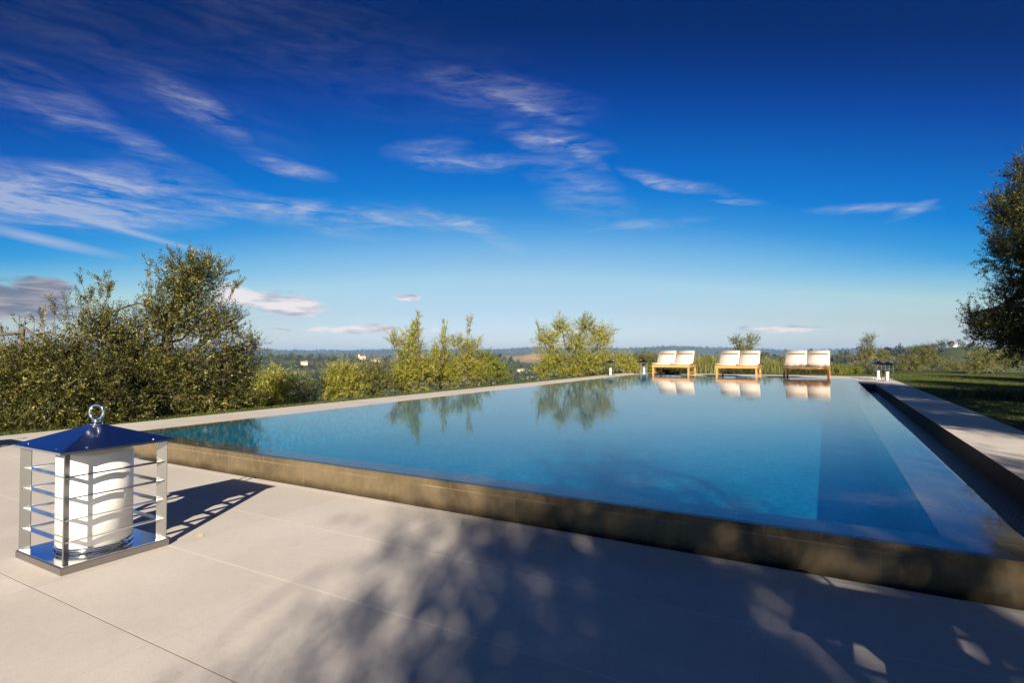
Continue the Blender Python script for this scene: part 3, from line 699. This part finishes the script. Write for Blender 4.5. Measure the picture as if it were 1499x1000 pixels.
plant('olive_tree', b, [lobe(b, 800, 500, 25, 20, 20, 330), lobe(b, 822, 480, 25, 16, 14, 190), lobe(b, 858, 478, 25, 16, 14, 190), lobe(b, 880, 495, 25, 22, 20, 380), lobe(b, 845, 505, 25, 24, 18, 330), lobe(b, 810, 530, 24.8, 24, 20, 360), lobe(b, 855, 532, 24.6, 28, 20, 430),
      lobe(b, 885, 528, 25, 18, 18, 240), lobe(b, 795, 545, 24.8, 16, 12, 150), lobe(b, 835, 546, 24.6, 22, 10, 180)],
      'round silvery olive tree by the far left corner of the pool', 'olive tree', LEAF_BRIGHT, 35, .11, (0, 0, .7), .075, .021, 15, .3, .5,
      shoots=[(rel(b, 820, 485, 25), rel(b, 818, 460, 25), 10), (rel(b, 855, 480, 25), rel(b, 856, 459, 25), 10), (rel(b, 790, 490, 25), rel(b, 786, 472, 25), 8), (rel(b, 880, 485, 25), rel(b, 884, 476, 25), 6)])
ZK = 1.0
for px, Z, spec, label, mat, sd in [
    (915, 33, [(912, 530, 33, 16, 16, 260), (925, 540, 33, 14, 10, 150)], 'green bush right of the round silvery olive', LEAF_BRIGHT, 41),
    (948, 36, [(945, 527, 36, 20, 13, 280), (955, 538, 36, 14, 10, 140), (930, 530, 36, 10, 12, 100)], 'pale bush behind the far left deck corner', LEAF_MID, 42),
    (988, 31.5, [(975, 545, 31.5, 16, 6, 200), (1000, 545, 31.5, 14, 6, 180)], 'added low dark shrub standing in for the shade under the first daybed', LEAF_DARK, 53),  # dark shrubs added to supply the shade below and behind the daybeds
    (1082, 31.5, [(1070, 546, 31.5, 16, 6, 200), (1096, 546, 31.5, 14, 6, 180)], 'added low dark shrub standing in for the shade under the second daybed', LEAF_DARK, 54),
    (1182, 31.5, [(1170, 547, 31.5, 16, 6, 200), (1198, 547, 31.5, 14, 6, 180)], 'added low dark shrub standing in for the shade under the third daybed', LEAF_DARK, 55),
    (955, 33.5, [(950, 543, 33.5, 11, 6, 130)], 'low lime green shrub left of the first daybed', LEAF_LIME, 43),
    (1035, 34, [(1028, 535, 34, 12, 14, 240), (1046, 534, 34, 12, 14, 220)], 'green shrub between the first and second daybeds', LEAF_LIME, 44),
    (1128, 34, [(1122, 536, 34, 10, 13, 180), (1142, 538, 34, 12, 13, 220)], 'green shrub between the second and third daybeds', LEAF_MID, 45),
    (1242, 33, [(1232, 544, 33, 16, 7, 200), (1250, 545, 33, 12, 6, 150)], 'low lime green shrub right of the third daybed', LEAF_LIME, 46),
    (1272, 34, [(1272, 547, 34, 10, 5, 110)], 'small dark shrub beside the right pair of lanterns', LEAF_DARK, 47),
    (1340, 38, [(1335, 532, 38, 22, 18, 340), (1362, 530, 38, 20, 18, 300), (1350, 515, 38, 16, 12, 160), (1320, 542, 38, 14, 10, 130)], 'wide olive bush behind the lawn, left of the large dark tree', LEAF_MID, 48),
    (1400, 42, [(1392, 538, 42, 18, 12, 200), (1410, 540, 42, 14, 10, 150)], 'low bush at the back of the lawn', LEAF_MID, 49),
    (1445, 33, [(1440, 528, 33, 24, 20, 330), (1470, 530, 33, 22, 20, 300), (1425, 540, 33, 14, 10, 120), (1500, 525, 33, 24, 22, 240)], 'olive bush behind the lawn below the large dark tree', LEAF_MID, 50)]:
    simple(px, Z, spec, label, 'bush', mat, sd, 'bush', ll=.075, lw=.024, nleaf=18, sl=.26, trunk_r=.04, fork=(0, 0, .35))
for px, Z, spec, label, sd in [
    (1086, 42, [(1078, 500, 42, 10, 8, 80), (1100, 499, 42, 11, 9, 110), (1088, 512, 42, 16, 8, 160), (1090, 530, 42, 18, 14, 200)], 'thin crowned olive rising behind the middle daybed', 51),
    (1272, 46, [(1271, 500, 46, 10, 10, 130), (1268, 520, 46, 12, 14, 200), (1290, 522, 46, 12, 12, 170), (1262, 535, 46, 14, 10, 130)], 'slender pale tree behind the right pair of lanterns', 52)]:
    b = ground_at(px, Z)
    plant('olive_tree', b, [lobe(b, *s) for s in spec], label, 'olive tree', LEAF_MID, sd, .10, (0, 0, .9), .085, .027, 16, .34, .6)
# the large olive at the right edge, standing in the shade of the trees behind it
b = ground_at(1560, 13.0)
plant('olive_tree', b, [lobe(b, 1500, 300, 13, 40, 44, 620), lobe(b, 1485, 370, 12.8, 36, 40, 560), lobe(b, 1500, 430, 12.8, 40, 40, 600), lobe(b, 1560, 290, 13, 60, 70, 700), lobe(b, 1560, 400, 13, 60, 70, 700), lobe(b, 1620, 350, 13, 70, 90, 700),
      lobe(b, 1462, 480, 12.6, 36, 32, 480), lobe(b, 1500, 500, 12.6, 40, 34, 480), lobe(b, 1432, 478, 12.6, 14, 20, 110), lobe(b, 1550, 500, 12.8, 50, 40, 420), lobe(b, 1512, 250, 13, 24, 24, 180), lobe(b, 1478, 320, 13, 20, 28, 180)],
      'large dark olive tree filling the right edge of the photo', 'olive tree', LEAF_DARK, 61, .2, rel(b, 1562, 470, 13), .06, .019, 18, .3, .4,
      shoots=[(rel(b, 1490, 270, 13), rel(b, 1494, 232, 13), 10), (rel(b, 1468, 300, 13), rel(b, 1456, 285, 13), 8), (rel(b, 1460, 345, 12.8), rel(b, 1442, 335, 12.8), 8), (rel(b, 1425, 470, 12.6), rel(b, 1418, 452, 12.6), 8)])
# trees behind and beside the camera, outside the frame: they throw the leafy shade over the terrace
def shade_tree(x, y, hc, r, seed, label, n=700):
    b = Vector((x, y, gz((x, y)) if not (DX0 < x < DX1 and y > DY0) else 0)); rg = np.random.default_rng(seed); lobes = []
    for k in range(9):
        u = unit(rg.normal(size=3)); c = np.array([0, 0, hc]) + u * np.array([r, r, r * .75]) * .62
        lobes.append((tuple(c), (r * .46,) * 2 + (r * .4,), n // 9 * 1))
    return plant('olive_tree', b, lobes, label, 'olive tree', LEAF_OLIVE, seed, .16, (0, 0, hc * .45), .075, .022, 16, .34, .3, group='olive trees shading the terrace')
SHADE = [(4.9, -7.9, 4.4, 2.1, 71, 2600), (6.6, -7.7, 6.4, 2.3, 77, 900), (8.4, -3.6, 4.4, 2.2, 72, 2000), (6.9, 4.4, 4.0, 2.0, 73, 2200), (7.0, 9.6, 4.2, 2.1, 74, 2200), (6.6, 14.4, 3.9, 1.9, 75, 1900), (9.9, 9.0, 7.2, 3.0, 76, 3600), (8.4, 3.0, 5.6, 2.0, 78, 1500), (12.0, 11.0, 5.2, 2.8, 79, 2400), (15.5, 8.0, 5.4, 2.9, 70, 2200), (10.6, 17.0, 4.6, 2.4, 69, 2200), (11.8, 24.5, 4.6, 2.3, 68, 2000), (15.5, 19.0, 5.2, 2.8, 67, 2200), (18, 27, 5.2, 2.8, 66, 2000), (8.6, 20.0, 2.1, 1.9, 65, 1700), (10.6, 27.0, 2.2, 2.0, 64, 1700), (8.3, 15.0, 2.1, 1.9, 63, 1700), (13.5, 30.5, 2.4, 2.2, 62, 1700)]  # low ones by the lawn: unseen bushes added to darken its sunlit strips
for x, y, hc, r, sd, n in SHADE:
    shade_tree(x, y, hc, r, sd, 'olive planting out of view that throws leafy shade over terrace and lawn', n)

# tall grass tufts behind the daybeds
def tuft(name, x, y, n, h, spread, seed, mat, label, group=None, cat='grass tuft'):
    rg = np.random.default_rng(seed); b = (x, y, gz((x, y))); t = None
    p = np.c_[rg.normal(size=(n, 2)) * spread, np.zeros(n)]; lean = rg.normal(size=(n, 2)) * .22; hh = h * (.55 + .6 * rg.random(n)); w = .006 + .010 * rg.random(n)
    a = rg.random(n) * 6.28; dx = np.c_[np.cos(a), np.sin(a), np.zeros(n)] * w[:, None]
    mid = p + np.c_[lean * hh[:, None] * .4, hh * .6]; tip = p + np.c_[lean * hh[:, None] * 1.3, hh]
    V = np.stack([p - dx, p + dx, mid + dx * .8, mid - dx * .8, mid - dx * .8, mid + dx * .8, tip + dx * .1, tip - dx * .1], 1).reshape(-1, 3)
    o = mesh_np(name, V, np.arange(len(V)), mat, colors=np.repeat(np.clip(.5 + .25 * rg.normal(size=n), 0, 1), 8)); o.location = b
    tag(o, label, cat, group); return o
for i, (px, Z, h, lb) in enumerate([(1024, 33, .95, 'tall pale grass tuft just right of the first daybed'), (1043, 33.4, 1.05, 'tall grass tuft just left of the second daybed'), (1121, 33, .9, 'tall grass tuft just right of the second daybed'), (1140, 33.5, .95, 'tall grass tuft halfway between second and third daybeds'),
                                    (1220, 33, 1.1, 'tall pale grass tuft just right of the third daybed'), (1012, 34, 1.1, 'tall grass tuft behind the first daybed')]):
    p = at(px, Z); tuft('grass_tuft', p.x, p.y, 420, h, .28, 80 + i, TUFT, lb, 'grass tufts behind the daybeds')
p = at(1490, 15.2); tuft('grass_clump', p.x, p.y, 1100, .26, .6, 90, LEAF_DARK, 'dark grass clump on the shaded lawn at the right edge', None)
def grass(name, x0, x1, y0, y1, n, h, seed, dens=None):
    rg = np.random.default_rng(seed); x = x0 + (x1 - x0) * rg.random(n); y = y0 + (y1 - y0) * rg.random(n); z = terrain(x, y)
    p = np.c_[x, y, z - .005]; a = rg.random(n) * 6.28; w = .004 + .006 * rg.random(n); dx = np.c_[np.cos(a), np.sin(a), 0 * a] * w[:, None] * (h / .06)
    tip = p + np.c_[rg.normal(size=(n, 2)) * h * .5, h * (.5 + .8 * rg.random(n))]
    V = np.stack([p - dx, p + dx, tip], 1).reshape(-1, 3)
    return V, np.repeat(np.clip(.5 + .25 * rg.normal(size=n), 0, 1), 3)
parts = [grass('g', DX1 + .01, 9, 3, 40, 150000, .045, 1), grass('g', DX0 - 1.1, DX0 - .01, 1, 34, 50000, .05, 2), grass('g', DX0 - 2, DX1 + 4, DY1 + .01, DY1 + 3, 30000, .08, 3)]
V = np.concatenate([p[0] for p in parts]); T = np.concatenate([p[1] for p in parts])
o = mesh_np('grass', V, np.arange(len(V)), GRASS, tri=True, colors=T); tag(o, 'short green lawn grass bordering the terrace', 'grass', kind='stuff')

# fallen leaf
bm = bmesh.new()
vs = [bm.verts.new(c) for c in ((-.03, 0, .004), (0, -.011, .010), (.034, .002, .005), (.002, .012, .011), (0, 0, .003))]
for a, b_ in ((0, 1), (1, 2), (2, 3), (3, 0)): bm.faces.new([vs[a], vs[b_], vs[4]])
m = Mat('dry_leaf', (.55, .33, .06), .7); o = link_bm('fallen_leaf', bm, m.m); o.location = (-3.60, 2.20, 0); o.rotation_euler.z = .3
tag(o, 'small dry yellow leaf lying on the slabs beside the lantern shadow', 'leaf')

# ------------------------------------------------------------------ far woods, farmhouses
def blob_trees(px, Z, H, Rr, seed, ntri=90, tint0=.4, size=.30):
    rg = np.random.default_rng(seed); n = len(px)
    X = (px - CX) / F * Z; x = X * RT[0] + Z * FW[0]; y = X * RT[1] + Z * FW[1]; z = terrain(x, y)
    u = unit(rg.normal(size=(n, ntri, 3))); rad = .62 + .45 * rg.random((n, ntri))
    c = np.stack([x, y, z + H * .55], -1)[:, None] + u * rad[..., None] * np.stack([Rr, Rr, H * .5], -1)[:, None]
    s = (Rr * size)[:, None, None, None]
    tri = c[:, :, None] + rg.normal(size=(n, ntri, 3, 3)) * s
    T = np.clip(tint0 + .22 * rg.normal(size=(n, 1)) + .08 * rg.normal(size=(n, ntri)), 0, 1)
    return tri.reshape(-1, 3), np.repeat(T.reshape(-1), 3)
rg = np.random.default_rng(5)
def wood_set(n, z0, z1, p0, p1, h0, h1, seed, ntri, tint0, size, pw=1.0, clearing=.3):
    r = np.random.default_rng(seed)
    Z = z0 * (z1 / z0) ** (r.random(n) ** pw); px = p0 + (p1 - p0) * r.random(n)
    X = (px - CX) / F * Z; x = X * RT[0] + Z * FW[0]; y = X * RT[1] + Z * FW[1]
    keep = (field_mask(x, y) < .05) & ((np.sin(x / 31 + 1.3 * np.sin(y / 47)) * np.sin(y / 37 + seed)) > -1 + clearing)
    Z = Z[keep]; px = px[keep]; H = h0 + (h1 - h0) * r.random(len(Z)) ** 1.5; Rr = H * (.42 + .2 * r.random(len(Z)))
    return blob_trees(px, Z, H, Rr, seed + 100, ntri, tint0, size)
sets = [wood_set(420, 585, 700, 1225, 1480, 4, 8, 6, 70, .30, .2, clearing=.1), wood_set(420, 42, 140, 330, 1230, 2.2, 4.2, 1, 520, .66, .075, clearing=.25), wood_set(240, 48, 140, 1200, 1540, 1.2, 2.4, 4, 420, .6, .085, clearing=.25),
        wood_set(2600, 140, 700, 300, 1560, 4, 8, 2, 90, .42, .18), wood_set(7500, 700, 2700, 280, 1560, 5, 10, 3, 30, .34, .34, clearing=.3),
        wood_set(4200, 2700, 7500, 250, 1560, 8, 15, 8, 24, .2, .5, clearing=.15)]
V = np.concatenate([s[0] for s in sets]); T = np.concatenate([s[1] for s in sets])
o = mesh_np('woodland', V, np.arange(len(V)), LEAF_WOOD, tri=True, colors=T); tag(o, 'woods and olive groves covering the valley and hills behind the pool', 'woodland', kind='stuff')
# knoll of dark trees round the hilltop farmhouse, and cypresses
kr = np.random.default_rng(9)
def conifer(px, Z, H, Rr, label, group, name='cypress'):
    p = ground_at(px, Z); n = 260; r = np.random.default_rng(int(px * 7 + Z))
    t = r.random(n); a = r.random(n) * 6.28; rad = Rr * (np.sin(np.clip(t * 1.05, 0, 1) * math.pi * .93 + .2) ** .7) * (.7 + .4 * r.random(n))
    c = np.c_[rad * np.cos(a), rad * np.sin(a), .4 + t * (H - .4)]
    tri = c[:, None] + r.normal(size=(n, 3, 3)) * np.array([.35, .35, .7]) * Rr * .6
    e = empty(name, p); tag(e, label, 'cypress', group)
    mesh_np('crown', tri.reshape(-1, 3), np.arange(n * 3), LEAF_DARK, e, tri=True, colors=np.repeat(np.clip(.5 + .2 * r.normal(size=n), 0, 1), 3))
    bm = bmesh.new(); cyl(bm, .22, -.5, 1.2, 8); link_bm('trunk', bm, BARK, e)
for px, Z, H, Rr in [(505, 1290, 14, 2.4), (512, 1290, 17, 2.6), (516, 1295, 16, 2.4), (1257, 735, 6.5, 1.3), (1238, 780, 5.5, 1.2), (1242, 782, 5, 1.1), (1204, 840, 7, 1.5)]:
    conifer(px, Z, H, Rr, 'dark pointed cypress on a far hill' if px > 1000 else 'dark cypress by the distant villa left of centre', 'far cypresses on the right ridge' if px > 1000 else 'far cypresses by the villa')
m = Mat('ochre_render', rough=.9); m.base(m.ramp(m.noise(.8, 5, .6), [(.3, (.52, .40, .26)), (.7, (.66, .54, .38))])); OCHRE = m.m
m = Mat('pale_render', rough=.9); m.base(m.ramp(m.noise(.8, 5, .6), [(.3, (.66, .60, .5)), (.7, (.76, .71, .62))])); PALE = m.m
m = Mat('terracotta_tiles', rough=.85); m.base(m.ramp(m.noise(1.2, 5, .6), [(.3, (.32, .13, .07)), (.7, (.46, .22, .12))])); TILE = m.m
m = Mat('dark_window', (.03, .03, .035), .2); WIN = m.m
def farmhouse(px, Z, w, d, h, rz, wall, label, tower=False):
    p = ground_at(px, Z); t = empty('farmhouse', p, YAW + rz); tag(t, label, 'farmhouse')
    bm = bmesh.new(); box(bm, -w / 2, w / 2, -d / 2, d / 2, -3, h)
    if tower: box(bm, -w / 2 - 3, -w / 2, -2, 2, -3, h * 1.55)
    link_bm('wall', bm, wall, t)
    def gable(x0, x1, y0, y1, z, rise):
        bm = bmesh.new(); e = .4
        v = [bm.verts.new(c) for c in ((x0 - e, y0 - e, z), (x1 + e, y0 - e, z), (x1 + e, y1 + e, z), (x0 - e, y1 + e, z), (x0 - e, (y0 + y1) / 2, z + rise), (x1 + e, (y0 + y1) / 2, z + rise))]
        for f in ((0, 1, 5, 4), (2, 3, 4, 5), (0, 4, 3), (1, 2, 5), (3, 2, 1, 0)): bm.faces.new([v[k] for k in f])
        return link_bm('roof', bm, TILE, t)
    rf = gable(-w / 2, w / 2, -d / 2, d / 2, h + .01, d * .2)
    bm = bmesh.new(); box(bm, w * .2, w * .2 + .8, -.4, .4, h + .3, h + d * .2 + 1.0); link_bm('chimney', bm, wall, rf)
    if tower: gable(-w / 2 - 3, -w / 2, -2, 2, h * 1.55 + .01, .9)
    nwin = max(2, int(w // 3.2))
    for k in range(nwin):
        for zz in ([1.0, 3.7] if h > 5 else [1.2]):
            x = -w / 2 + (k + .5) * w / nwin; bm = bmesh.new(); box(bm, x - .45, x + .45, -d / 2 - .02, -d / 2 + .1, zz, zz + 1.3); link_bm('window', bm, WIN, t)
farmhouse(1396, 630, 5, 4.5, 3.6, .2, PALE, 'pale farmhouse on the wooded knoll at the right')
farmhouse(1152, 842, 16, 8, 3.6, -.15, OCHRE, 'long low terracotta roofed farmhouse on the ridge above the third daybed')
farmhouse(531, 1325, 14, 9, 8, .2, OCHRE, 'ochre villa with tower on the distant hill left of centre', True)
farmhouse(551, 1260, 20, 9, 5, -.1, PALE, 'long pale farmhouse below the distant villa')
farmhouse(762, 1120, 14, 8, 5, .3, OCHRE, 'ochre farmhouse on the valley slope left of the round olive')
farmhouse(446, 1080, 13, 8, 5.5, .15, OCHRE, 'small ochre farmhouse among trees on the left hillside')

# ------------------------------------------------------------------ haze
bm = bmesh.new(); box(bm, -16500, 16500, -16500, 16500, float(GZ.min()) - 1.0, float(GZ.max()) + 4)
hz = link_bm('haze', bm, None); tag(hz, kind='stuff')
m = bpy.data.materials.new('haze_air'); m.use_nodes = True; nt = m.node_tree; nt.nodes.clear()
o = nt.nodes.new('ShaderNodeOutputMaterial'); pv = nt.nodes.new('ShaderNodeVolumePrincipled'); nt.links.new(pv.outputs[0], o.inputs['Volume'])
pv.inputs['Color'].default_value = (.38, .60, 1, 1); pv.inputs['Density'].default_value = 7.5e-5; pv.inputs['Anisotropy'].default_value = .0
hz.data.materials.append(m)
